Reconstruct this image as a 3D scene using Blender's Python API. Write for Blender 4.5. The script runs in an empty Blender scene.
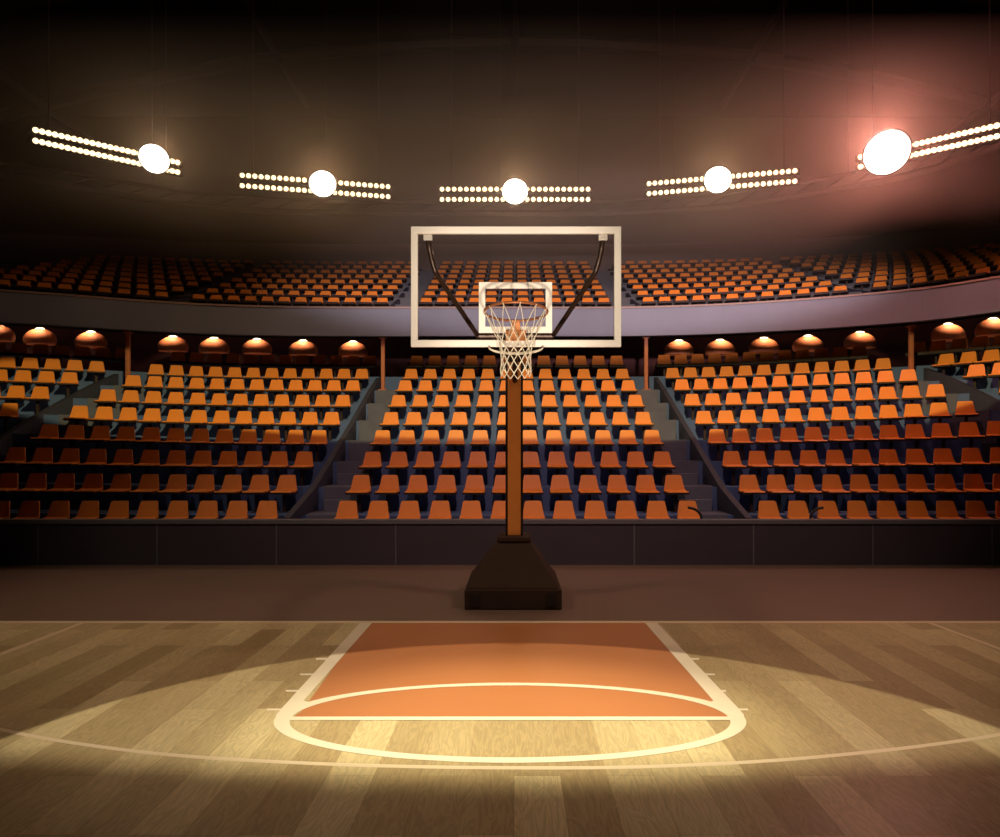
import bpy, bmesh, math, random
from mathutils import Vector, Matrix
random.seed(7)
C = bpy.context.scene.collection
S = bpy.context.scene
PI = math.pi
F, CX, HY, CH = 750.0, 515.0, 456.0, 1.92      # focal length (px of a 1000 px wide frame), axis column, horizon row, camera height

# ------------------------------------------------------------------ camera
cam = bpy.data.cameras.new('camera'); co = bpy.data.objects.new('camera', cam); C.objects.link(co)
co.location = (0, 0, CH); co.rotation_euler = (PI/2, 0, 0)
cam.sensor_width = 36; cam.lens = 36*F/1000; cam.shift_x = -0.015; cam.shift_y = 0.0375
cam.clip_end = 200
S.camera = co
# ------------------------------------------------------------------ world, exposure
w = bpy.data.worlds.new('world'); S.world = w; w.use_nodes = True
w.node_tree.nodes['Background'].inputs[0].default_value = (0.05, 0.03, 0.02, 1)
w.node_tree.nodes['Background'].inputs[1].default_value = 0.0
S.view_settings.view_transform = 'Standard'; S.view_settings.look = 'None'
S.view_settings.gamma = 1; S.view_settings.use_curve_mapping = False
S.view_settings.exposure = 0.0
# ------------------------------------------------------------------ arena lights and added backboard uplights
def spot(name, loc, aim, watts, deg, blend, col, radius=.1, sx=1, sy=1):
    l = bpy.data.lights.new(name, 'SPOT'); l.energy = watts; l.spot_size = math.radians(deg); l.spot_blend = blend
    l.color = col; l.shadow_soft_size = radius
    o = bpy.data.objects.new(name, l); C.objects.link(o); o.location = loc
    d = Vector(aim)-Vector(loc); o.rotation_euler = d.to_track_quat('-Z', 'Y').to_euler(); o.scale = (sx, sy, 1)
    return o
def point(name, loc, watts, col, radius=.1):
    l = bpy.data.lights.new(name, 'POINT'); l.energy = watts; l.color = col; l.shadow_soft_size = radius
    o = bpy.data.objects.new(name, l); C.objects.link(o); o.location = loc; return o
WARM = (1, .74, .42)
spot('court_pool_light', (0, 2, 12), (0, 3.84, 0), 3300, 33.4, .01, (1, .86, .62), .03)
spot('court_key_light', (0, 2, 12), (0, 5.3, 0), 7800, 18.5, 1.0, (1, .90, .60), .05, 1.2, 1)
spot('court_wash_light', (8, 5, 12), (2.5, 9.8, 0), 1500, 44, .9, (1, .74, .50), .5, 1.6, 1)
spot('court_wash_light', (-8, 5, 12), (-2.5, 9.8, 0), 1500, 44, .9, (1, .74, .50), .5, 1.6, 1)
spot('stand_spot_light', (0, 3, 9.6), (0, 19.2, 3.70), 6900, 13.4, .12, (1, .80, .32), .05, 8.0, 1)
spot('stand_wash_light', (0, 3.6, 11), (1, 18, 3.2), 2500, 66, 1, (1, .56, .46), .3)
spot('balcony_wash_light', (2, 2, 6.2), (2.3, 25, 7.1), 13500, 13, .7, (1, .72, .70), .3, 4.6, 1)
spot('backboard_fill', (-.6, 1.2, .5), (-.3, 6.8, 3.45), 1150, 24, .6, (1, .86, .70), .08)  # added pair of unseen uplights that brighten the backboard frame
spot('backboard_fill', (.6, 1.2, .5), (.3, 6.8, 3.45), 1150, 24, .6, (1, .86, .70), .08)

# ------------------------------------------------------------------ materials
def nt(name):
    m = bpy.data.materials.new(name); m.use_nodes = True
    return m, m.node_tree, m.node_tree.nodes['Principled BSDF']
def mat(name, col, rough=.6, metal=0, noise=.12, scale=6, spec=.4, emit=None, es=0):
    m, t, b = nt(name)
    b.inputs['Roughness'].default_value = rough; b.inputs['Metallic'].default_value = metal
    b.inputs['Specular IOR Level'].default_value = spec
    n = t.nodes.new('ShaderNodeTexNoise'); n.inputs['Scale'].default_value = scale; n.inputs['Detail'].default_value = 4
    tc = t.nodes.new('ShaderNodeTexCoord'); t.links.new(tc.outputs['Object'], n.inputs['Vector'])
    r = t.nodes.new('ShaderNodeMapRange'); r.inputs[3].default_value = 1-noise; r.inputs[4].default_value = 1+noise
    t.links.new(n.outputs['Fac'], r.inputs[0])
    mx = t.nodes.new('ShaderNodeMix'); mx.data_type = 'RGBA'; mx.blend_type = 'MULTIPLY'; mx.inputs[0].default_value = 1
    mx.inputs[6].default_value = (*col, 1); t.links.new(r.outputs[0], mx.inputs[7])
    t.links.new(mx.outputs[2], b.inputs['Base Color'])
    if emit:
        b.inputs['Emission Color'].default_value = (*emit, 1); b.inputs['Emission Strength'].default_value = es
    return m
M = {}
M['seat'] = mat('orange_plastic', (.86, .29, .045), .45, noise=.06)
M['seat_dark'] = mat('dark_seat_plastic', (.03, .012, .01), .6)
M['steel_dark'] = mat('dark_steel', (.035, .028, .028), .5, .3)
M['terrace'] = mat('blue_painted_concrete', (.08, .14, .34), .7, noise=.2, scale=2)
M['terrace_up'] = mat('dark_painted_concrete', (.10, .11, .13), .8, noise=.2, scale=2)
M['steps'] = mat('grey_concrete_steps', (.12, .13, .20), .8, noise=.25, scale=3)
M['stringer'] = mat('dark_side_panel', (.045, .05, .085), .6, noise=.2)
M['fascia'] = mat('grey_balcony_panel', (.21, .255, .35), .6, noise=.08, scale=1.2)
M['lip'] = mat('balcony_edge_cap', (.34, .27, .25), .6)
M['barrier'] = mat('dark_barrier_panel', (.055, .045, .065), .55, noise=.15, scale=1.5)
M['barrier_cap'] = mat('barrier_cap_grey', (.13, .13, .16), .5)
M['wall'] = mat('dark_maroon_wall', (.10, .034, .036), .8, noise=.3)
M['shell'] = mat('dark_arena_shell', (.012, .009, .008), .9, noise=.3, scale=.4)
M['parapet'] = mat('dark_parapet', (.17, .14, .13), .8)
M['apron'] = mat('brown_court_apron', (.18, .115, .09), .5, noise=.12, scale=1.5)
M['white'] = mat('white_frame_paint', (.88, .80, .70), .35, noise=.03)
M['line'] = mat('cream_line_paint', (.88, .78, .60), .35, noise=.05)
M['thinline'] = mat('faded_line_paint', (.80, .66, .46), .35, noise=.05)
M['post'] = mat('orange_brown_post', (.42, .15, .08), .5)
M['pad'] = mat('orange_pole_padding', (.90, .34, .08), .45, noise=.08)
M['polem'] = mat('black_pole_steel', (.025, .018, .016), .4, .4)
M['base'] = mat('dark_brown_base_padding', (.06, .036, .028), .85, noise=.25, scale=2, spec=.15)
M['strut'] = mat('dark_bronze_tube', (.06, .035, .025), .35, .5)
M['rim'] = mat('dark_orange_rim', (.28, .09, .03), .4, .3)
M['bracket'] = mat('orange_rim_bracket', (.50, .18, .05), .5)
M['net'] = mat('cream_net_cord', (.62, .54, .40), .8)
M['dome'] = mat('terracotta_lamp_dome', (.62, .22, .10), .6, noise=.05)
M['bulb'] = mat('lamp_bulb', (1, .9, .7), .5, emit=(1, .82, .55), es=3)
M['led'] = mat('floodlight_bulb', (1, .9, .7), .5, emit=(1, .74, .42), es=2.2)
M['flood'] = mat('floodlight_lens', (1, .95, .85), .5, emit=(1, .93, .78), es=12)
M['truss'] = mat('dark_truss_steel', (.035, .028, .026), .6, .3)

def wood():
    m, t, b = nt('maple_planks'); L = t.links.new; N = t.nodes.new
    tc = N('ShaderNodeTexCoord'); mp = N('ShaderNodeMapping'); mp.inputs['Rotation'].default_value = (0, 0, PI/2)
    mp.inputs['Location'].default_value = (0, .006, 0)
    L(tc.outputs['Object'], mp.inputs['Vector'])
    def brick(w_, h_, off, c1, c2, mort, ms):
        br = N('ShaderNodeTexBrick'); br.offset = off; br.inputs['Scale'].default_value = 1
        br.inputs['Brick Width'].default_value = w_; br.inputs['Row Height'].default_value = h_
        br.inputs['Color1'].default_value = c1; br.inputs['Color2'].default_value = c2; br.inputs['Mortar'].default_value = mort
        br.inputs['Mortar Size'].default_value = ms; br.inputs['Bias'].default_value = 0
        L(mp.outputs[0], br.inputs['Vector']); return br
    a = brick(1.9, .28, .37, (1.0, .99, .92, 1), (.62, .55, .46, 1), (.60, .52, .42, 1), .0022)
    # grain: stretched distorted noise
    m2 = N('ShaderNodeMapping'); m2.inputs['Scale'].default_value = (9, 1.3, 1); L(tc.outputs['Object'], m2.inputs['Vector'])
    n1 = N('ShaderNodeTexNoise'); n1.inputs['Scale'].default_value = 1.2; n1.inputs['Detail'].default_value = 3; n1.inputs['Distortion'].default_value = .8
    L(m2.outputs[0], n1.inputs['Vector'])
    ml = N('ShaderNodeMath'); ml.operation = 'MULTIPLY'; ml.inputs[1].default_value = 55; L(n1.outputs['Fac'], ml.inputs[0])
    sn = N('ShaderNodeMath'); sn.operation = 'SINE'; L(ml.outputs[0], sn.inputs[0])
    r1 = N('ShaderNodeMapRange'); r1.inputs[1].default_value = -1; r1.inputs[2].default_value = 1; r1.inputs[3].default_value = .86; r1.inputs[4].default_value = 1.06
    L(sn.outputs[0], r1.inputs[0])
    m3 = N('ShaderNodeMapping'); m3.inputs['Scale'].default_value = (120, 4, 1); L(tc.outputs['Object'], m3.inputs['Vector'])
    n2 = N('ShaderNodeTexNoise'); n2.inputs['Scale'].default_value = 1; n2.inputs['Detail'].default_value = 5; L(m3.outputs[0], n2.inputs['Vector'])
    r2 = N('ShaderNodeMapRange'); r2.inputs[3].default_value = .8; r2.inputs[4].default_value = 1.15; L(n2.outputs['Fac'], r2.inputs[0])
    def mul(x, y):
        q = N('ShaderNodeMix'); q.data_type = 'RGBA'; q.blend_type = 'MULTIPLY'; q.inputs[0].default_value = 1
        L(x, q.inputs[6]); L(y, q.inputs[7]); return q.outputs[2]
    base = N('ShaderNodeRGB'); base.outputs[0].default_value = (.70, .585, .35, 1)
    c = mul(base.outputs[0], a.outputs['Color']); c = mul(c, r1.outputs[0]); c = mul(c, r2.outputs[0])
    L(c, b.inputs['Base Color']); b.inputs['Roughness'].default_value = .38; b.inputs['Specular IOR Level'].default_value = .25
    return m
M['wood'] = wood()
M['key'] = mat('terracotta_key_paint', (.52, .20, .075), .4, noise=.05, scale=2)
def glass():
    m = bpy.data.materials.new('backboard_glass'); m.use_nodes = True; t = m.node_tree; t.nodes.clear()
    o = t.nodes.new('ShaderNodeOutputMaterial'); a = t.nodes.new('ShaderNodeBsdfTransparent'); g = t.nodes.new('ShaderNodeBsdfGlossy')
    g.inputs['Roughness'].default_value = .03; a.inputs[0].default_value = (.94, .94, .94, 1)
    x = t.nodes.new('ShaderNodeMixShader'); x.inputs[0].default_value = .04
    t.links.new(a.outputs[0], x.inputs[1]); t.links.new(g.outputs[0], x.inputs[2]); t.links.new(x.outputs[0], o.inputs[0]); return m
M['glass'] = glass()

# ------------------------------------------------------------------ mesh helpers
class MB:
    def __init__(s): s.v = []; s.f = []; s.sm = False
    def quad(s, a, b, c, d):
        n = len(s.v); s.v += [tuple(a), tuple(b), tuple(c), tuple(d)]; s.f.append((n, n+1, n+2, n+3))
    def box(s, x0, x1, y0, y1, z0, z1):
        n = len(s.v); s.v += [(x, y, z) for x in (x0, x1) for y in (y0, y1) for z in (z0, z1)]
        for q in ((0,1,3,2),(4,6,7,5),(0,4,5,1),(2,3,7,6),(0,2,6,4),(1,5,7,3)): s.f.append(tuple(n+i for i in q))
    def hexa(s, P):  # 8 points: bottom 4 (ccw), top 4
        n = len(s.v); s.v += [tuple(p) for p in P]
        for q in ((3,2,1,0),(4,5,6,7),(0,1,5,4),(1,2,6,5),(2,3,7,6),(3,0,4,7)): s.f.append(tuple(n+i for i in q))
    def tube(s, pts, r, k=8, closed=False):
        pts = [Vector(p) for p in pts]; n0 = len(s.v); m = len(pts)
        up = Vector((0, 0, 1)); prev = None
        for i, p in enumerate(pts):
            if closed: d = (pts[(i+1) % m]-pts[i-1]).normalized()
            else: d = (pts[min(i+1, m-1)]-pts[max(i-1, 0)]).normalized()
            if prev is None:
                a = d.cross(up);
                if a.length < .1: a = d.cross(Vector((0, 1, 0)))
            else: a = prev-d*prev.dot(d)
            a.normalize(); prev = a; b = d.cross(a); rr = r[i] if isinstance(r, (list, tuple)) else r
            for j in range(k):
                t = 2*PI*j/k; s.v.append(tuple(p+a*math.cos(t)*rr+b*math.sin(t)*rr))
        for i in range(m if closed else m-1):
            i2 = (i+1) % m
            for j in range(k):
                s.f.append((n0+i*k+j, n0+i*k+(j+1) % k, n0+i2*k+(j+1) % k, n0+i2*k+j))
        if not closed:
            s.f.append(tuple(n0+j for j in reversed(range(k)))); s.f.append(tuple(n0+(m-1)*k+j for j in range(k)))
    def lathe(s, prof, c=(0, 0, 0), k=24, sx=1, sy=1):
        n0 = len(s.v)
        for r, z in prof:
            for j in range(k):
                t = 2*PI*j/k; s.v.append((c[0]+r*sx*math.cos(t), c[1]+r*sy*math.sin(t), c[2]+z))
        for i in range(len(prof)-1):
            for j in range(k):
                s.f.append((n0+i*k+j, n0+i*k+(j+1) % k, n0+(i+1)*k+(j+1) % k, n0+(i+1)*k+j))
    def prism(s, pts, y0, y1):    # outline in xz, extruded along y
        n = len(s.v); k = len(pts)
        s.v += [(x, y0, z) for x, z in pts]+[(x, y1, z) for x, z in pts]
        s.f.append(tuple(n+i for i in range(k))); s.f.append(tuple(n+k+i for i in reversed(range(k))))
        for i in range(k): s.f.append((n+(i+1) % k, n+i, n+k+i, n+k+(i+1) % k))
    def mesh(s, name, m, smooth=False):
        me = bpy.data.meshes.new(name); me.from_pydata(s.v, [], s.f); me.materials.append(m)
        bm = bmesh.new(); bm.from_mesh(me); bmesh.ops.recalc_face_normals(bm, faces=bm.faces); bm.to_mesh(me); bm.free()
        if smooth:
            for p in me.polygons: p.use_smooth = True
        return me
    def build(s, name, m, parent=None, smooth=False, bevel=0, loc=None):
        o = bpy.data.objects.new(name, s.mesh(name, m, smooth)); C.objects.link(o); o.parent = parent
        if loc: o.location = loc
        if bevel:
            b = o.modifiers.new('bevel', 'BEVEL'); b.width = bevel; b.segments = 2; b.limit_method = 'ANGLE'
        return o
def tag(o, label=None, cat=None, group=None, kind=None):
    if label: o['label'] = label
    if cat: o['category'] = cat
    if group: o['group'] = group
    if kind: o['kind'] = kind
    return o
def empty(name, loc, rz=0, s=1):
    o = bpy.data.objects.new(name, None); C.objects.link(o); o.location = loc; o.rotation_euler = (0, 0, rz)
    o.empty_display_size = .2; return o
def copy_tree(o, parent=None):
    c = o.copy(); C.objects.link(c); c.parent = parent
    for ch in list(o.children): copy_tree(ch, c)
    return c
def fl(px, py):      # floor point seen at a pixel
    D = F*CH/(py-HY); return ((px-CX)*D/F, D)

# ------------------------------------------------------------------ the bowl: how the tiers curve towards the court at the sides
GT = [(-300, .80), (-150, .845), (0, .896), (60, .919), (120, .946), (200, .978), (280, .995), (350, 1), (515, 1), (620, 1),
      (700, .986), (760, .966), (820, .94), (880, .910), (930, .881), (1000, .828), (1150, .72), (1300, .62)]
def g_of(u):
    x = CX+u*F
    if x <= GT[0][0]: return GT[0][1]
    if x >= GT[-1][0]: return GT[-1][1]
    for i in range(len(GT)-1):
        if GT[i][0] <= x <= GT[i+1][0]: break
    p1, p2 = GT[i], GT[i+1]; p0 = GT[max(i-1, 0)]; p3 = GT[min(i+2, len(GT)-1)]
    m1 = (p2[1]-p0[1])/max(p2[0]-p0[0], 1); m2 = (p3[1]-p1[1])/max(p3[0]-p1[0], 1)
    h = p2[0]-p1[0]; t = (x-p1[0])/h
    return (2*t**3-3*t*t+1)*p1[1]+(t**3-2*t*t+t)*h*m1+(-2*t**3+3*t*t)*p2[1]+(t**3-t*t)*h*m2
def s_of(u): return (1-g_of(u))/(.104 if u < 0 else .172)

NR = 9
YC = [508.6, 482, 458, 436, 417.5, 400, 385, 373.3, 361]
AR = [0, 1, 4, 9, 12.5, 14.5, 17, 19, 20]
AL = [0, 2, 4.5, 7, 9, 9.5, 10.5, 12, 13]
TR = 1.224
def D0(i): return 13.9+TR*i
def lowD(i, u, off=0): return D0(i)*(1-(1-g_of(u))*min(i, 7)/7)+off
def lowH(i, u):          # height of the middle of a backrest
    y = YC[i]-(AL if u < 0 else AR)[i]*s_of(u)
    return CH+(HY-y)*lowD(i, u)/F
def plat(i, u): return lowH(i, u)-.60
BACK = .26    # next riser behind the backrest
U0, U1, NU = -1.0, 0.95, 110
US = [U0+(U1-U0)*k/NU for k in range(NU+1)]

def strip(name, prof, m, kind='structure', parent=None, us=US):
    """prof(u) -> list of (D, z); swept over u"""
    b = MB(); n = None
    for u in us:
        P = prof(u); n = len(P)
        b.v += [(u*d, d, z) for d, z in P]
    for k in range(len(us)-1):
        for j in range(n-1):
            b.f.append((k*n+j, (k+1)*n+j, (k+1)*n+j+1, k*n+j+1))
    for base in (0, (len(us)-1)*n):
        b.f.append(tuple(base+j for j in range(n)))
    o = b.build(name, m, parent)
    if kind: tag(o, kind=kind)
    return o

# ------------------------------------------------------------------ structure
YB = F*CH/(622-HY)            # the baseline
# floor of the court
b = MB(); b.box(-24, 24, -6, YB+.02, -.2, 0)
floor = b.build('floor', M['wood']); tag(floor, 'pale maple plank court floor', kind='structure')
b = MB(); b.box(-24, 24, YB+.02, 30, -.2, -.001)
tag(b.build('floor', M['apron']), 'brown apron floor between the court and the stands', kind='structure')
# barrier wall in front of the stands
WD = F*CH/(565-HY)
b = MB(); b.box(-20, 20, WD, WD+.16, -.05, .72); bw = b.build('wall_front', M['barrier']); tag(bw, 'low dark barrier wall in front of the lower stand', kind='structure')
b = MB(); b.box(-20, 20, WD-.03, WD+.2, .72, .80); b.build('barrier_cap', M['barrier_cap'], bw, bevel=.01)
b = MB()
for k in range(-9, 10): b.box(k*2.1-.012, k*2.1+.012, WD-.008, WD+.01, 0, .72)
b.build('panel_joint', M['barrier_cap'], bw)

def low_prof(u):
    P = [(WD+.17, -.1), (WD+.17, plat(0, u))]
    for i in range(1, NR):
        d = lowD(i-1, u, BACK); P += [(d, plat(i-1, u)), (d, plat(i, u))]
    d = lowD(NR-1, u, BACK+.9)
    P += [(d, plat(NR-1, u)), (d, -.1)]
    return P
terr = strip('seating_terrace', low_prof, M['terrace']); tag(terr, 'blue grey stepped terrace under the lower seats')
# wall under the balcony
def wd(u): return lowD(8, u, BACK+.9)-.05
strip('wall_back', lambda u: [(wd(u), plat(8, u)-.2), (wd(u)+.3, plat(8, u)-.2), (wd(u)+.3, 6.5), (wd(u), 6.5)], M['wall'])
# balcony
FD = 21.3
def fbz(): return CH+120*FD/F
def ftz(): return CH+147.5*FD/F
FB, FT = fbz(), ftz()
UT, UR, UD = .946, .403, 22.45
def upD(i, u): return (UD+UT*i)*(1-(1-g_of(u))*(1-.5*i/7))
UC = 6.46
def upP(i): return UC-.36+UR*i
fa = strip('balcony_front', lambda u: [(FD*g_of(u), FB), (FD*g_of(u), FT), (FD*g_of(u)+.22, FT), (FD*g_of(u)+.22, FB)], M['fascia'])
tag(fa, 'curved grey balcony front below the upper seats')
strip('balcony_edge_cap', lambda u: [(FD*g_of(u)-.03, FT), (FD*g_of(u)-.03, FT+.05), (FD*g_of(u)+.26, FT+.05), (FD*g_of(u)+.26, FT)], M['lip'], None, fa)
def up_prof(u):
    P = [(FD*g_of(u)+.22, FB+.02), (FD*g_of(u)+.22, upP(0))]
    for i in range(1, 8):
        d = upD(i-1, u)+.22; P += [(d, upP(i-1)), (d, upP(i))]
    d = upD(7, u)+.75
    P += [(d, upP(7)), (d, upP(7)-.3)]
    P += [(upD(0, u)+.5, FB+.42), (FD*g_of(u)+.6, FB+.02)]
    return P
ut = strip('upper_terrace', up_prof, M['terrace_up']); tag(ut, 'dark stepped terrace under the upper seats')
def pz(u): return upD(7, u)+.75
strip('parapet', lambda u: [(pz(u), upP(7)-.6), (pz(u), 10.35), (pz(u)+.2, 10.35), (pz(u)+.2, upP(7)-.6)], M['parapet'])
# outer shell
b = MB(); b.box(-40, 40, 40, 40.4, 0, 20); b.build('wall_far', M['shell'])['kind'] = 'structure'
b = MB(); b.box(-40.4, -40, -16, 40, 0, 20); b.build('wall_left', M['shell'])['kind'] = 'structure'
b = MB(); b.box(40, 40.4, -16, 40, 0, 20); b.build('wall_right', M['shell'])['kind'] = 'structure'
b = MB(); b.box(-40, 40, -16.4, -16, 0, 20); b.build('wall_near', M['shell'])['kind'] = 'structure'
b = MB(); b.box(-40.4, 40.4, -16.4, 40.4, 20, 20.4); ceil = b.build('ceiling', M['shell']); ceil['kind'] = 'structure'
b = MB()
for yy in (14, 20, 26, 32):      # arched roof ribs
    b.tube([(x, yy, 19.6-.012*(x)**2*.55) for x in range(-36, 37, 3)], .28, 6)
for xx in (-20, -10, 0, 10, 20): b.tube([(xx, y, 19.4-.0066*xx*xx) for y in range(4, 40, 4)], .16, 6)
b.build('roof_ribs', M['truss'], ceil)

# ------------------------------------------------------------------ court markings (paint on the floor: children of the floor)
def flat(pts, name, m, z, parent=floor):
    b = MB(); n = len(pts); b.v = [(x, y, z) for x, y in pts]; b.f = [tuple(range(n))]; return b.build(name, m, parent)
def band(outer, inner, name, m, z, closed=False):
    b = MB(); n = len(outer)
    b.v = [(x, y, z) for x, y in outer]+[(x, y, z) for x, y in inner]
    for i in range(n if closed else n-1):
        j = (i+1) % n; b.f.append((i, j, n+j, n+i))
    return b.build(name, m, floor)
cc = CX-5  # the painted circle sits slightly left of the axis
# key paint
flat([fl(366, 623), fl(650, 623), fl(725, 712), fl(733, 719), fl(290, 719), fl(301, 712)], 'key_paint', M['key'], .0005)
LL = [(360, 623), (372, 623), (303.5, 701), (313, 703.3), (296, 710), (283, 722), (274.2, 722), (276.5, 714.5), (282, 708)]
flat([fl(*p) for p in LL], 'lane_line', M['line'], .0022)
flat([fl(1017-x if y < 702 else 1020-x, y) for x, y in reversed(LL)], 'lane_line', M['line'], .0022)
# free-throw circle: outline thick at the sides, thin front and back
O, I = [], []
for k in range(97):
    t = 2*PI*k/96; c_, s_ = math.cos(t), math.sin(t)
    ax = 236.5; ay = 40.5
    e = 1.0
    # superellipse-ish near half, as painted
    O.append(fl(510+ax*c_, 723+(40.3 if s_ > 0 else 40.0)*s_))
    I.append(fl(510+(ax-16)*c_, 722.5+(35.3 if s_ > 0 else 36.8)*s_))
band(O[:-1], I[:-1], 'free_throw_circle', M['line'], .0030, True)
flat([fl(284, 717), fl(737, 717), fl(739, 720.5), fl(282, 720.5)], 'free_throw_line', M['line'], .0036)
bl = [fl(-420, 621), fl(1440, 621), fl(1450, 623), fl(-430, 623)]
flat(bl, 'baseline', M['thinline'], .0008)
for y, xl, xr in ((659, (316, 327), (684, 699)), (674.5, (300, 315), (698, 715)), (691, (286, 300), (711, 726)), (709.6, (267, 285), (728, 748))):
    for x0, x1 in (xl, xr): flat([fl(x0, y-.9), fl(x1, y-.9), fl(x1, y+.9), fl(x0, y+.9)], 'lane_mark', M['line'], .0015)
# three-point line
tp = [(-200, 690), (-90, 711), (0, 729.5), (60, 741), (150, 753), (250, 760.5), (380, 766), (515, 768), (640, 767), (760, 761.5), (850, 754), (930, 745), (1000, 734.5), (1090, 716), (1200, 690)]
def smooth(pts, n=8):
    out = []
    for i in range(len(pts)-1):
        p0, p1, p2, p3 = pts[max(i-1, 0)], pts[i], pts[i+1], pts[min(i+2, len(pts)-1)]
        for k in range(n):
            t = k/n
            out.append(tuple(.5*((2*p1[a])+(-p0[a]+p2[a])*t+(2*p0[a]-5*p1[a]+4*p2[a]-p3[a])*t*t+(-p0[a]+3*p1[a]-3*p2[a]+p3[a])*t**3) for a in range(len(p1))))
    out.append(pts[-1]); return out
sp = smooth(tp)
band([fl(x, y-1.7) for x, y in sp], [fl(x, y+1.7) for x, y in sp], 'three_point_line', M['thinline'], .0012)
for (p, q) in (((86, 622.5), (-80, 687)), ((926, 622.5), (1080, 680))):
    s_ = 1 if p[0] > 500 else -1
    flat([fl(*p), fl(p[0]+5*s_, p[1]), fl(q[0]+9*s_, q[1]), fl(*q)], 'sideline', M['thinline'], .0008)

# ------------------------------------------------------------------ arena seats
def trap(wb, wt, h, r=.03, k=3):
    """rounded trapezoid outline in xz standing on z=0"""
    cs = [(-wb/2, 0), (wb/2, 0), (wt/2, h), (-wt/2, h)]; out = []
    for i in range(4):
        p = Vector(cs[i]); a = (Vector(cs[i-1])-p).normalized(); c = (Vector(cs[(i+1) % 4])-p).normalized()
        for j in range(k+1):
            t = j/k; out.append(tuple(p+a*r*(1-t)**2+c*r*t*t))
    return out
def make_seat():
    root = empty('arena_seat', (0, 0, 0))
    b = MB(); b.prism(trap(.415, .305, .305, .035), -.014, .014)
    b.v = [(x, y+z*.30, z) for x, y, z in b.v]           # leaning back
    b.build('backrest', M['seat'], root, loc=(0, 0, .435))
    b = MB()
    n = 6
    prof = [(-.40, -.025), (-.37, .0), (-.2, -.012), (-.02, .012), (.01, .03)]
    for x in (-.212, .212):
        b.v += [(x*(1 if j else .93), y, z+.432) for j, (y, z) in enumerate(prof)]+[(x, y, z+.405) for y, z in prof]
    m_ = len(prof)
    for j in range(m_-1):
        b.f += [(j, j+1, 2*m_+j+1, 2*m_+j), (m_+j, 3*m_+j, 3*m_+j+1, m_+j+1), (j, m_+j, m_+j+1, j+1), (2*m_+j, 2*m_+j+1, 3*m_+j+1, 3*m_+j)]
    b.f += [(0, 2*m_, 3*m_, m_), (m_-1, 2*m_-1, 4*m_-1, 3*m_-1)]
    b.build('seat_pan', M['seat'], root)
    b = MB(); b.box(-.222, .222, -.405, .0, .365, .404); b.box(-.03, .03, -.18, -.10, .0, .37); b.box(-.09, .09, -.22, -.06, 0, .012)
    b.build('seat_support', M['seat_dark'], root)
    return root
proto = make_seat()
PITCH = .575
ORD = ['first', 'second', 'third', 'fourth', 'fifth', 'sixth', 'seventh', 'eighth', 'ninth', 'tenth', 'eleventh', 'twelfth']
first = True
X0 = .05
def walk(curve, x_start, dirn, plan):
    """walk along a row; plan = list of ('seat', n, pitch) / ('gap', w). returns per item centres and edges"""
    u = x_start/curve(0)
    for _ in range(8): u = x_start/curve(u)
    out = []
    def adv(u, L):
        n = max(1, int(L/.05)); st = L/n
        for _ in range(n):
            D = curve(u); e = 1e-3; dD = (curve(u+e)-curve(u))/e
            u += dirn*st/math.hypot(D+u*dD, dD)
        return u
    for it in plan:
        if it[0] == 'gap': u = adv(u, it[1]); out.append(None)
        else:
            e0 = u; cs = []
            for k in range(it[1]):
                c = adv(u, it[2]/2); u = adv(c, it[2]/2); cs.append(c)
            out.append((e0, cs, u))
    return out
def rz(curve, u):
    D = curve(u); e = 1e-3; dD = (curve(u+e)-curve(u))/e
    return math.atan2(dD, D+u*dD)
edges = {}     # row -> side -> (inner edge, outer edge of side block, inner edge of outer block)
stuff = MB()
def add_low_poly_seat(x, y, z, a, sc=1.0, bh=1.0):
    ca, sa = math.cos(a), math.sin(a); n = len(stuff.v)
    loc = []
    for yy in (-.012, .012):
        for (xx, zz) in ((-.225, .0), (.225, .0), (.21, .06), (.17, .345), (-.17, .345), (-.21, .06)):
            loc.append((xx, yy+zz*.30, zz*bh+.435))
    fs = [(0,1,2,3,4,5), (11,10,9,8,7,6)]+[(j, 6+j, 6+(j+1) % 6, (j+1) % 6) for j in range(6)]
    q = len(loc)
    loc += [(xx, yy, zz) for xx in (-.24, .24) for yy in (-.40, 0) for zz in (.36, .435)]
    fs += [tuple(q+i for i in t) for t in ((0,1,3,2),(4,6,7,5),(0,4,5,1),(2,3,7,6),(0,2,6,4),(1,5,7,3))]
    q = len(loc)
    loc += [(xx, yy, zz) for xx in (-.025, .025) for yy in (-.18, -.12) for zz in (0.0, .375)]
    fs += [tuple(q+i for i in t) for t in ((0,1,3,2),(4,6,7,5),(0,4,5,1),(2,3,7,6),(0,2,6,4),(1,5,7,3))]
    mi = len(stuff.f)
    for f in fs: stuff.f.append(tuple(n+i for i in f))
    stuffmat.extend([0]*8+[0]*0+[1, 1, 1, 1, 1, 1]+[1]*6)
    for (xx, yy, zz) in loc: stuff.v.append((x+sc*(xx*ca-yy*sa), y+sc*(xx*sa+yy*ca), z+sc*zz))
stuffmat = []
def visible(u, lim=12): return -lim < CX+u*F < 1000+lim
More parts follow.
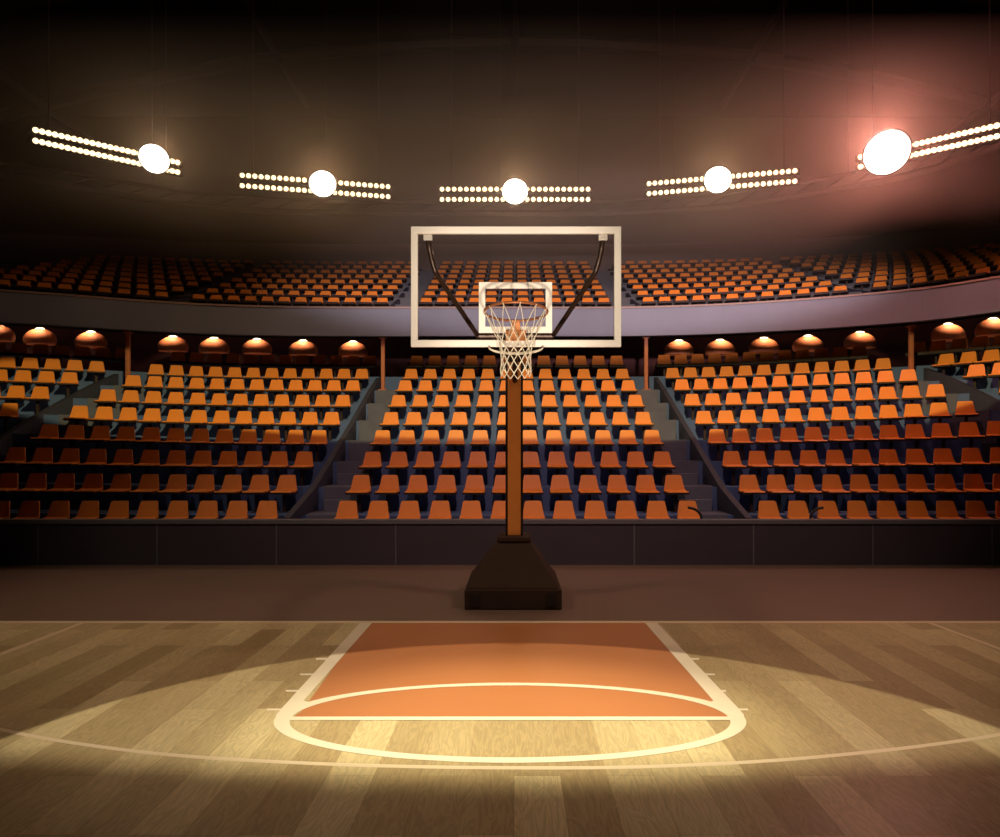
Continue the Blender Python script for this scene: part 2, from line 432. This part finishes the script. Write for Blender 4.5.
for i in range(NR):
    cv = lambda u, i=i: lowD(i, u)
    half = 6*PITCH
    blocks = []
    ctr = [((-half+PITCH*(k+.5))+X0)/D0(i) for k in range(12)]
    blocks.append(('centre', ctr, False))
    edges[i] = {}
    for sgn, nm in ((-1, 'left'), (1, 'right')):
        SP = .552-(.003 if sgn < 0 else .005)*i
        r = walk(cv, sgn*4.38+X0, sgn, [('seat', 12, SP), ('gap', .98), ('seat', 12, SP)])
        blocks.append((nm, r[0][1], True)); blocks.append(('far '+nm, r[2][1], True))
        edges[i][sgn] = (r[0][0], r[0][2], r[2][0])
    for nm, cs, side in blocks:
        for k, u in enumerate(cs):
            D = lowD(i, u)
            if not visible(u, 10): continue
            if i == 8:
                add_low_poly_seat(u*D, D, plat(i, u), rz(cv, u)); continue
            if first: o = proto; first = False
            else: o = copy_tree(proto)
            o.location = (u*D, D, plat(i, u)); o.rotation_euler = (0, 0, rz(cv, u))
            end = {'centre': 'left end', 'left': 'right end', 'right': 'left end', 'far left': 'right end', 'far right': 'left end'}[nm]
            row = 'front row' if i == 0 else ORD[i]+' row up'
            tag(o, 'orange seat in the %s lower block, %s, %s from its %s' % (nm, row, ORD[k], end), 'seat', 'orange seats of the lower stand')
# the upper tier
uedges = {}
for i in range(8):
    cv = lambda u, i=i: upD(i, u)
    P = .484; lst = [((-6+k+.5)*P)/(UD+UT*i) for k in range(12)]
    uedges[i] = {}
    for sgn in (-1, 1):
        r = walk(cv, sgn*3.74, sgn, [('seat', 12, P), ('gap', .5), ('seat', 12, P), ('gap', .6), ('seat', 8, P)])
        lst += r[0][1]+r[2][1]+(r[4][1] if sgn > 0 else []); uedges[i][sgn] = (r[0][0], r[0][2], r[2][0])
    for u in lst:
        if visible(u, 25): D = upD(i, u); add_low_poly_seat(u*D, D, upP(i), rz(cv, u), .84, .72)
me = stuff.mesh('upper_arena_seats', M['seat']); me.materials.append(M['seat_dark'])
for p, mi in zip(me.polygons, stuffmat): p.material_index = mi
so = bpy.data.objects.new('upper_arena_seats', me); C.objects.link(so)
tag(so, 'orange seats filling the upper tier behind the balcony and the dark back row under it', 'seats', kind='stuff')

# ------------------------------------------------------------------ aisles
def aisle(name, e_in, e_out, sgn, rows=8):
    b = MB()
    for i in range(0, rows):
        ua, ub = sorted((e_in(i), e_out(i)))
        for (k0, k1, fr) in ((.0, 1.0, 0), ) if False else ((.40, 1.0, .5),):
            if i == 0: continue
            P = []
            for u in (ua, ub):
                dB = lowD(i-1, u, BACK)+.01; dF = dB-.42; z0 = plat(i-1, u)-.02; z1 = plat(i-1, u)+(plat(i, u)-plat(i-1, u))*.5
                P.append((u, dF, dB, z0, z1))
            (u1, f1, k1_, a1, t1), (u2, f2, k2_, a2, t2) = P
            b.hexa([(u1*f1, f1, a1), (u2*f2, f2, a2), (u2*k2_, k2_, a2), (u1*k1_, k1_, a1), (u1*f1, f1, t1), (u2*f2, f2, t2), (u2*k2_, k2_, t2), (u1*k1_, k1_, t1)])
        # tread facing strip
        P = []
        for u in (ua, ub):
            d0 = (lowD(i-1, u, BACK) if i else WD+.2)-.012; d1 = lowD(i, u, BACK); z = plat(i, u); P.append((u, d0, d1, z, plat(i-1, u) if i else 0.0))
        (u1, f1, k1_, z1, q1), (u2, f2, k2_, z2, q2) = P
        b.hexa([(u1*f1, f1, q1), (u2*f2, f2, q2), (u2*k2_, k2_, q2), (u1*k1_, k1_, q1), (u1*f1, f1, z1+.012), (u2*f2, f2, z2+.012), (u2*k2_, k2_, z2+.012), (u1*k1_, k1_, z1+.012)])
    o = b.build(name, M['steps']); return tag(o, kind='structure')
half = 6*PITCH
for sgn, nm in ((-1, 'left'), (1, 'right')):
    o = aisle('aisle_stairs', lambda i: (sgn*(half+.04)+X0)/D0(i), lambda i: edges[i][sgn][0]-sgn*.16/D0(i), sgn); o['label'] = 'grey stairs of the %s inner aisle' % nm
    o = aisle('aisle_stairs', lambda i: edges[i][sgn][1]+sgn*.06/D0(i), lambda i: edges[i][sgn][2]-sgn*.18/D0(i), sgn); o['label'] = 'grey stairs of the %s outer aisle' % nm
def stringer(uf, label, th=.13, up=.46):
    b = MB(); pts = []
    for i in range(0, 8):
        u = uf(i); D = lowD(i, u); pts.append((u*D, D-(.45 if i == 0 else 0), plat(i, u)))
    for k in range(len(pts)-1):
        (xa, ya, za), (xb, yb, zb) = pts[k], pts[k+1]
        b.hexa([(xa-th/2, ya, za-.45), (xa+th/2, ya, za-.45), (xb+th/2, yb, zb-.45), (xb-th/2, yb, zb-.45),
                (xa-th/2, ya, za+up), (xa+th/2, ya, za+up), (xb+th/2, yb, zb+up), (xb-th/2, yb, zb+up)])
    o = b.build('aisle_side_wall', M['stringer']); tag(o, label, kind='structure')
for sgn, nm in ((-1, 'left'), (1, 'right')):
    stringer(lambda i: edges[i][sgn][0]-sgn*.24/D0(i), 'dark sloping side wall along the %s inner aisle' % nm, .12, .47)
    stringer(lambda i: edges[i][sgn][2]-sgn*.26/D0(i), 'dark sloping side wall along the %s outer aisle' % nm, .14, .40)
# upper aisle side walls
for sgn, nm in ((-1, 'left'), (1, 'right')):
    for q, of in ((0, 'inner'), (2, 'outer')):
        b = MB(); pts = []
        for i in range(8):
            u = uedges[i][sgn][q]-sgn*.07/D0(7); D = upD(i, u); pts.append((u*D, D-(.3 if i == 0 else 0), upP(i)))
        for k in range(7):
            (xa, ya, za), (xb, yb, zb) = pts[k], pts[k+1]; th = .1
            b.hexa([(xa-th/2, ya, za-.3), (xa+th/2, ya, za-.3), (xb+th/2, yb, zb-.3), (xb-th/2, yb, zb-.3),
                    (xa-th/2, ya, za+.26), (xa+th/2, ya, za+.26), (xb+th/2, yb, zb+.26), (xb-th/2, yb, zb+.26)])
        tag(b.build('aisle_side_wall', M['stringer']), 'dark sloping side wall along the %s %s aisle of the upper tier' % (of, nm), kind='structure')

# ------------------------------------------------------------------ posts
for px, lab in ((128, 'slim orange brown post holding the balcony at the left outer aisle'), (383, 'slim orange brown post holding the balcony at the left inner aisle'),
                (646, 'slim orange brown post holding the balcony at the right inner aisle'), (911, 'slim orange brown post holding the balcony at the right outer aisle')):
    u = (px-CX)/F; D = max(FD*g_of(u)+.32, lowD(6, u, BACK)+.13); z0 = plat(7, u)+.012
    r = empty('balcony_post', (u*D, D, z0)); tag(r, lab, 'post', 'posts holding the balcony')
    b = MB(); b.box(-.052, .052, -.052, .052, .02, FB+.03-z0); b.build('shaft', M['post'], r, bevel=.012)
    b = MB(); b.box(-.12, .12, -.12, .12, 0, .03); b.build('base_plate', M['post'], r)
    b = MB(); b.box(-.10, .10, -.10, .10, FB-z0-.02, FB+.02-z0); b.build('top_plate', M['post'], r)

# ------------------------------------------------------------------ wall lamps under the balcony
lamps = [(-2, 331), (40, 334.5), (91, 337.5), (173, 342), (214, 343.5), (257, 344.5), (303, 346), (353, 347), (679, 346), (720, 345.5), (764, 343.5), (808, 341.5), (860, 338), (948, 330), (993, 325)]
place = ['leftmost, cut by the left edge of the frame', 'left of the left outer post, second one out from it', 'just left of the left outer post',
         'just right of the left outer post', 'second to the right of the left outer post', 'third to the right of the left outer post', 'second to the left of the left inner post', 'just left of the left inner post',
         'just right of the right inner post', 'second to the right of the right inner post', 'third to the right of the right inner post', 'second to the left of the right outer post', 'just left of the right outer post',
         'just right of the right outer post', 'rightmost, cut by the right edge of the frame']
def make_lamp():
    r = empty('wall_lamp', (0, 0, 0))
    b = MB(); prof = []
    for k in range(13):
        t = k/12*PI*.62; prof.append((max(.001, .48*math.sin(t)), .34*math.cos(t)))
    b.lathe(prof, (0, 0, 0), 28, 1, .62); b.build('dome_shade', M['dome'], r, smooth=True)
    b = MB(); b.lathe([(.001, .375), (.08, .365), (.12, .34), (.12, .30), (.001, .30)], (0, 0, 0), 16, 1.1, .7); b.build('bulb', M['bulb'], r, smooth=True)
    b = MB(); b.tube([(0, .0, .1), (0, .30, .16), (0, .42, .16)], .03, 8); b.box(-.1, .1, .40, .44, .06, .26); b.build('wall_bracket', M['steel_dark'], r)
    return r
lp = make_lamp()
for k, ((px, py), w_) in enumerate(zip(lamps, place)):
    u = (px-CX)/F; D = wd(u)-.44; z = CH+(HY-py)*D/F-.17
    o = lp if k == 0 else copy_tree(lp)
    o.location = (u*D, D, z); o.rotation_euler = (0, 0, 0)
    tag(o, 'glowing orange dome wall lamp under the balcony, '+w_ if len(w_.split()) < 9 else 'orange dome wall lamp, '+w_, 'lamp', 'dome lamps under the balcony')
    l = spot('dome_lamp_light', (u*D, D-.30, z+.62), (u*D, D-.12, z-.1), 60, 100, .9, (1, .62, .36), .05)

# ------------------------------------------------------------------ basketball stand
BD = 6.82
hoop = empty('basketball_hoop_stand', (-.01, 9.9, 0))
tag(hoop, 'basketball stand with glass backboard, netted rim and dark padded base behind the baseline', 'basketball hoop')
def W(o, x=0): return o
def hb(bm_, name, m, parent=hoop, **k):      # parts modelled in world coordinates
    bm_.v = [(x+.01, y-9.9, z) for x, y, z in bm_.v]; return bm_.build(name, m, parent, **k)
b = MB(); b.box(-.63, .585, 9.35, 10.95, .0, .255); base = hb(b, 'base', M['base'], bevel=.015)
b = MB(); y0, y1 = 9.37, 10.9
b.hexa([(-.61, y0, .255), (.565, y0, .255), (.565, y1, .255), (-.61, y1, .255), (-.225, 9.72, .80), (.195, 9.72, .80), (.195, 10.3, .80), (-.225, 10.3, .80)])
hb(b, 'base_hood', M['base'], bevel=.02)
b = MB(); b.box(-.235, .205, 9.70, 10.32, .80, .875); hb(b, 'hood_collar', M['base'], bevel=.02)
b = MB(); b.tube([(-.50, 9.45, .07), (.46, 9.45, .07)], .02, 8); b.box(-.55, -.45, 9.34, 9.36, .04, .21); b.box(.40, .50, 9.34, 9.36, .04, .21)
hb(b, 'base_strap', M['steel_dark'])
b = MB(); b.box(-.125, .105, 9.84, 10.06, .875, 3.46); hb(b, 'pole', M['polem'], bevel=.01)
b = MB(); b.box(-.095, .075, 9.80, 9.84, .875, 3.15); hb(b, 'pole_padding', M['pad'], bevel=.012)
# extension arm
b = MB(); b.hexa([(-.085, 7.0, 2.93), (.085, 7.0, 2.93), (.085, 10.0, 3.27), (-.085, 10.0, 3.27), (-.085, 7.0, 3.07), (.085, 7.0, 3.07), (.085, 10.0, 3.43), (-.085, 10.0, 3.43)])
hb(b, 'extension_arm', M['polem'], bevel=.008)
b = MB(); b.tube([(0, 10.0, 2.85), (0, 9.0, 3.14)], .035, 8); hb(b, 'arm_brace', M['polem'])
b = MB(); b.tube([(-.40, 7.9, 3.185), (.40, 7.9, 3.185)], .03, 10); hb(b, 'arm_crossbar', M['strut'])
for s_ in (-1, 1):
    x = lambda v: s_*v+(.008 if s_ > 0 else 0)
    b = MB(); b.tube(smooth([(x(.795), 6.86, 3.92), (x(.79), 6.92, 3.84), (x(.755), 6.98, 3.68), (x(.70), 7.1, 3.58), (x(.39), 7.9, 3.185)], 5), .026, 10)
    st = hb(b, 'backboard_strut', M['strut'], smooth=True)
    b = MB(); b.box(x(.795)-.04, x(.795)+.04, 6.835, 6.87, 3.89, 3.94); hb(b, 'strut_clamp', M['white'], st, bevel=.005)
L_, R_, T_, B_ = -.945, .964, 4.005, 2.912
def frame_mb(l, r, bt, t, w, y0, y1):
    b = MB(); b.box(l, r, y0, y1, t-w, t); b.box(l, r, y0, y1, bt, bt+w); b.box(l, l+w, y0, y1, bt+w, t-w); b.box(r-w, r, y0, y1, bt+w, t-w); return b
b = MB(); b.box(L_+.02, R_-.02, BD, BD+.014, B_+.02, T_-.02); bb = hb(b, 'backboard', M['glass'])
hb(frame_mb(L_, R_, B_, T_, .062, BD-.012, BD+.03), 'backboard_frame', M['white'], bb, bevel=.004)
hb(frame_mb(-.328, .337, 3.038, 3.50, .058, BD-.006, BD-.001), 'target_square', M['white'], bb)
b = MB(); b.box(-.10, .10, BD+.03, BD+.2, 2.93, 3.07); b.box(-.3, .3, BD+.031, BD+.06, 2.925, 2.965); hb(b, 'mounting_plate', M['polem'])
# rim
RC = Vector((.008, 6.50, 3.170)); RR = .272; tl = math.radians(6.0)
def rimpt(a, r, dz=0):     # angle a, radius r, dz below
    return (RC.x+r*math.cos(a), RC.y+r*math.sin(a)*math.cos(tl), RC.z-r*math.sin(a)*math.sin(tl)+dz)
b = MB(); b.tube([rimpt(2*PI*k/48, RR) for k in range(48)], .0115, 8, closed=True); rim = hb(b, 'rim', M['rim'], smooth=True)
b = MB(); b.box(-.085, .10, BD-.03, BD-.012, 2.965, 3.06); b.hexa([(-.03, 6.76, 3.12), (.046, 6.76, 3.12), (.05, BD-.012, 3.03), (-.035, BD-.012, 3.03), (-.03, 6.76, 3.14), (.046, 6.76, 3.14), (.05, BD-.012, 3.06), (-.035, BD-.012, 3.06)])
hb(b, 'rim_bracket', M['bracket'], rim, bevel=.004)
b = MB(); b.tube([(RC.x+.245*math.sin(t), BD-.05-.04*math.cos(t), 2.905-.065*math.cos(t)**1.0) for t in [(-PI/2)+PI*k/16 for k in range(17)]], [.006+.008*math.sin(PI*k/16) for k in range(17)], 8)
hb(b, 'safety_bow', M['net'], rim, smooth=True)
b = MB()
lv = [(0, .268, 0), (.05, .246, .25), (.10, .222, .5), (.15, .198, .75), (.20, .172, 1), (.26, .148, 2), (.32, .136, 3), (.38, .130, 4), (.44, .130, 5), (.50, .136, 6), (.545, .128, 7)]
for k in range(12):
    a0 = 2*PI*k/12+.13
    for sg in (-1, 1):
        b.tube([rimpt(a0+sg*q*PI/12, r, -.012-z) for z, r, q in lv], .0034, 5)
    b.tube([rimpt(a0, .285, .0), rimpt(a0, .272, -.02), rimpt(a0, .257, 0)], .004, 5)
hb(b, 'net', M['net'], rim, smooth=True)

# ------------------------------------------------------------------ handrails at the foot of the stand
for px, sgn, lab in ((698, 1, 'small dark curved handrail at the foot of the right inner aisle'), (807, -1, 'small dark curved handrail in front of the right block front row')):
    D = 13.72 if sgn > 0 else 13.60
    x = (px-CX)*D/F; D = WD+.24; z = plat(0, 0)
    pts = [(0, 0, 0), (0, 0, .42), (-sgn*.03, 0, .54), (-sgn*.12, .01, .62), (-sgn*.24, .02, .65)]
    r = empty('handrail', (x, D, z)); tag(r, lab, 'handrail')
    b = MB(); b.tube(smooth(pts, 5), .024, 8); b.build('rail', M['steel_dark'], r, smooth=True)
    b = MB(); b.lathe([(.001, .02), (.06, .02), (.06, 0), (.001, 0)], (0, 0, 0), 16); b.build('foot_plate', M['steel_dark'], r)

# ------------------------------------------------------------------ floodlight bars on the lighting ring
BH = 8.9
def atp(px, py, h): D = F*(h-CH)/(HY-py); return Vector(((px-CX)*D/F, D, h))
bars = [((33, 134.5), (180, 167.5), (153, 160), 'far left'), ((240, 180), (390, 191.5), (319, 188), 'left of centre'), ((440, 194), (590, 194), (515, 194), 'centre, above the backboard'),
        ((647, 188.5), (797, 175.5), (720, 183), 'right of centre'), ((858, 162), (1006, 128.5), (893, 158), 'far right')]
for n, (pa, pb, pc, lab) in enumerate(bars):
    A, B = atp(*pa, BH), atp(*pb, BH); d = B-A; Ln = d.length; mid = (A+B)/2; ang = math.atan2(d.y, d.x)
    r = empty('floodlight_bar', mid, ang); tag(r, 'bar of small bulbs with one big floodlight, %s' % lab, 'floodlight', 'floodlight bars on the ring')
    D = mid.y; gap = 5.1*D/F     # half distance of the rows
    b = MB()
    for zc in (gap, -gap): b.box(-Ln/2-.08, Ln/2+.08, .03, .16, zc-.065, zc+.065)
    b.box(-Ln/2, -Ln/2+.06, .05, .14, -gap, gap); b.box(Ln/2-.06, Ln/2, .05, .14, -gap, gap); b.box(-.04, .04, .05, .14, -gap, gap)
    b.build('housing', M['truss'], r, bevel=.01)
    lm = MB(); prof = [(.001, 0)]
    lm.lathe([(.001, -.065), (.033, -.06), (.054, -.04), (.061, 0), (.061, .02), (.001, .02)], (0, 0, 0), 10)
    lm.v = [(x, z+.03, -y) for x, y, z in lm.v]
    me = lm.mesh('bulb', M['led'], True)
    for zc in (gap, -gap):
        for k in range(25):
            o = bpy.data.objects.new('bulb', me); C.objects.link(o); o.parent = r; o.location = (-Ln/2+.05+(Ln-.1)*k/24, 0, zc)
    # big floodlight
    c = atp(*pc, BH); t = (c-mid).length*(1 if (c-mid).dot(d) > 0 else -1)
    big = 1.0 if n < 4 else 1.5
    b = MB(); b.lathe([(.001, .28), (.16*big, .25), (.34*big, -.06), (.36*big, -.10), (.33*big, -.10)], (0, 0, 0), 28); b.v = [(x+t, z-.1, -y) for x, y, z in b.v]
    hs = b.build('floodlight', M['truss'], r, smooth=True)
    b = MB(); b.lathe([(.001, -.16), (.14*big, -.15), (.26*big, -.125), (.33*big, -.09), (.001, -.06)], (0, 0, 0), 28); b.v = [(x+t, z-.1, -y) for x, y, z in b.v]
    b.build('lens', M['flood'], hs, smooth=True)
    b = MB()
    for xx in (-Ln/2+.3, Ln/2-.3): b.tube([(xx, .10, gap+.1), (xx, .10, 17.0-BH)], .014, 6)
    b.build('hanger_cable', M['steel_dark'], r)
    q = mid+(d.normalized()*t); nrm = Vector((d.y, -d.x, 0)).normalized()
    if nrm.y > 0: nrm = -nrm
    point('floodlight_light', q+nrm*.75, (55, 80, 80, 80, 600)[n], (1, .58, .26) if n < 4 else (1, .33, .27), .2)
# lighting ring behind the bars
rb = MB(); rp = []
for k in range(41):
    px = -80+k*29; u = (px-CX)/F; D = 21.6*(g_of(u)**1.3); rp.append((u*D, D, 8.92))
rb.tube(rp, .09, 8); rb.tube([(x, y, z+.35) for x, y, z in rp], .05, 6)
for k in range(0, 40):
    a = Vector(rp[k]); c = Vector(rp[k+1]); rb.tube([a, c+Vector((0, 0, .35))], .022, 5)
tag(rb.build('lighting_ring', M['truss']), 'dark curved truss ring running behind the floodlight bars', 'truss')
rg = bpy.data.objects['lighting_ring']
b = MB()
for k in range(2, 40, 6): x, y, z = rp[k]; b.tube([(x, y, z+.3), (x, y, 16.8)], .012, 5)
b.build('hanger_cable', M['steel_dark'], rg)

# ------------------------------------------------------------------ added lamp fixture, out of view, whose plate blocks light from the near floor
cl = empty('added_court_lamp', (0, 2, 12)); tag(cl, 'added out-of-view spotlight fixture with a plate shading the near court', 'spotlight')
b = MB(); ps = [(-2.2, -2.6)]+[(-.5+k*.05, .316+.22*(-.5+k*.05)**2) for k in range(21)]+[(2.2, -2.6)]; n_ = len(ps)
b.v = [(x, y, -1.51) for x, y in ps]+[(x, y, -1.5) for x, y in ps]
b.f = [tuple(range(n_)), tuple(range(2*n_-1, n_-1, -1))]+[(k, (k+1) % n_, n_+(k+1) % n_, n_+k) for k in range(n_)]; b.build('shade_plate', M['steel_dark'], cl)  # unseen plate added to cut the court spots off the near floor
b = MB(); b.lathe([(.001, .62), (.22, .60), (.30, .30), (.30, .12)], (0, 0, 0), 20); b.build('lamp_housing', M['steel_dark'], cl)
b = MB()
for x in (-1.6, 1.6): b.tube([(x, -2.2, -1.5), (x*.12, 0, .5)], .015, 6)
b.tube([(0, 0, .6), (0, 0, 7.9)], .03, 6); b.build('hanger_rod', M['steel_dark'], cl)

# ------------------------------------------------------------------ haze under the roof
m = bpy.data.materials.new('haze'); m.use_nodes = True; t = m.node_tree; t.nodes.clear()
o_ = t.nodes.new('ShaderNodeOutputMaterial'); v = t.nodes.new('ShaderNodeVolumeScatter'); v.inputs['Color'].default_value = (1, .86, .74, 1)
v.inputs['Density'].default_value = .050; v.inputs['Anisotropy'].default_value = .0
t.links.new(v.outputs[0], o_.inputs['Volume'])
b = MB(); b.box(-26, 26, 15.0, 23.5, 7.3, 10.8)
hz = b.build('haze', m); tag(hz, 'thin warm haze hanging under the roof around the floodlights', 'haze', kind='stuff')
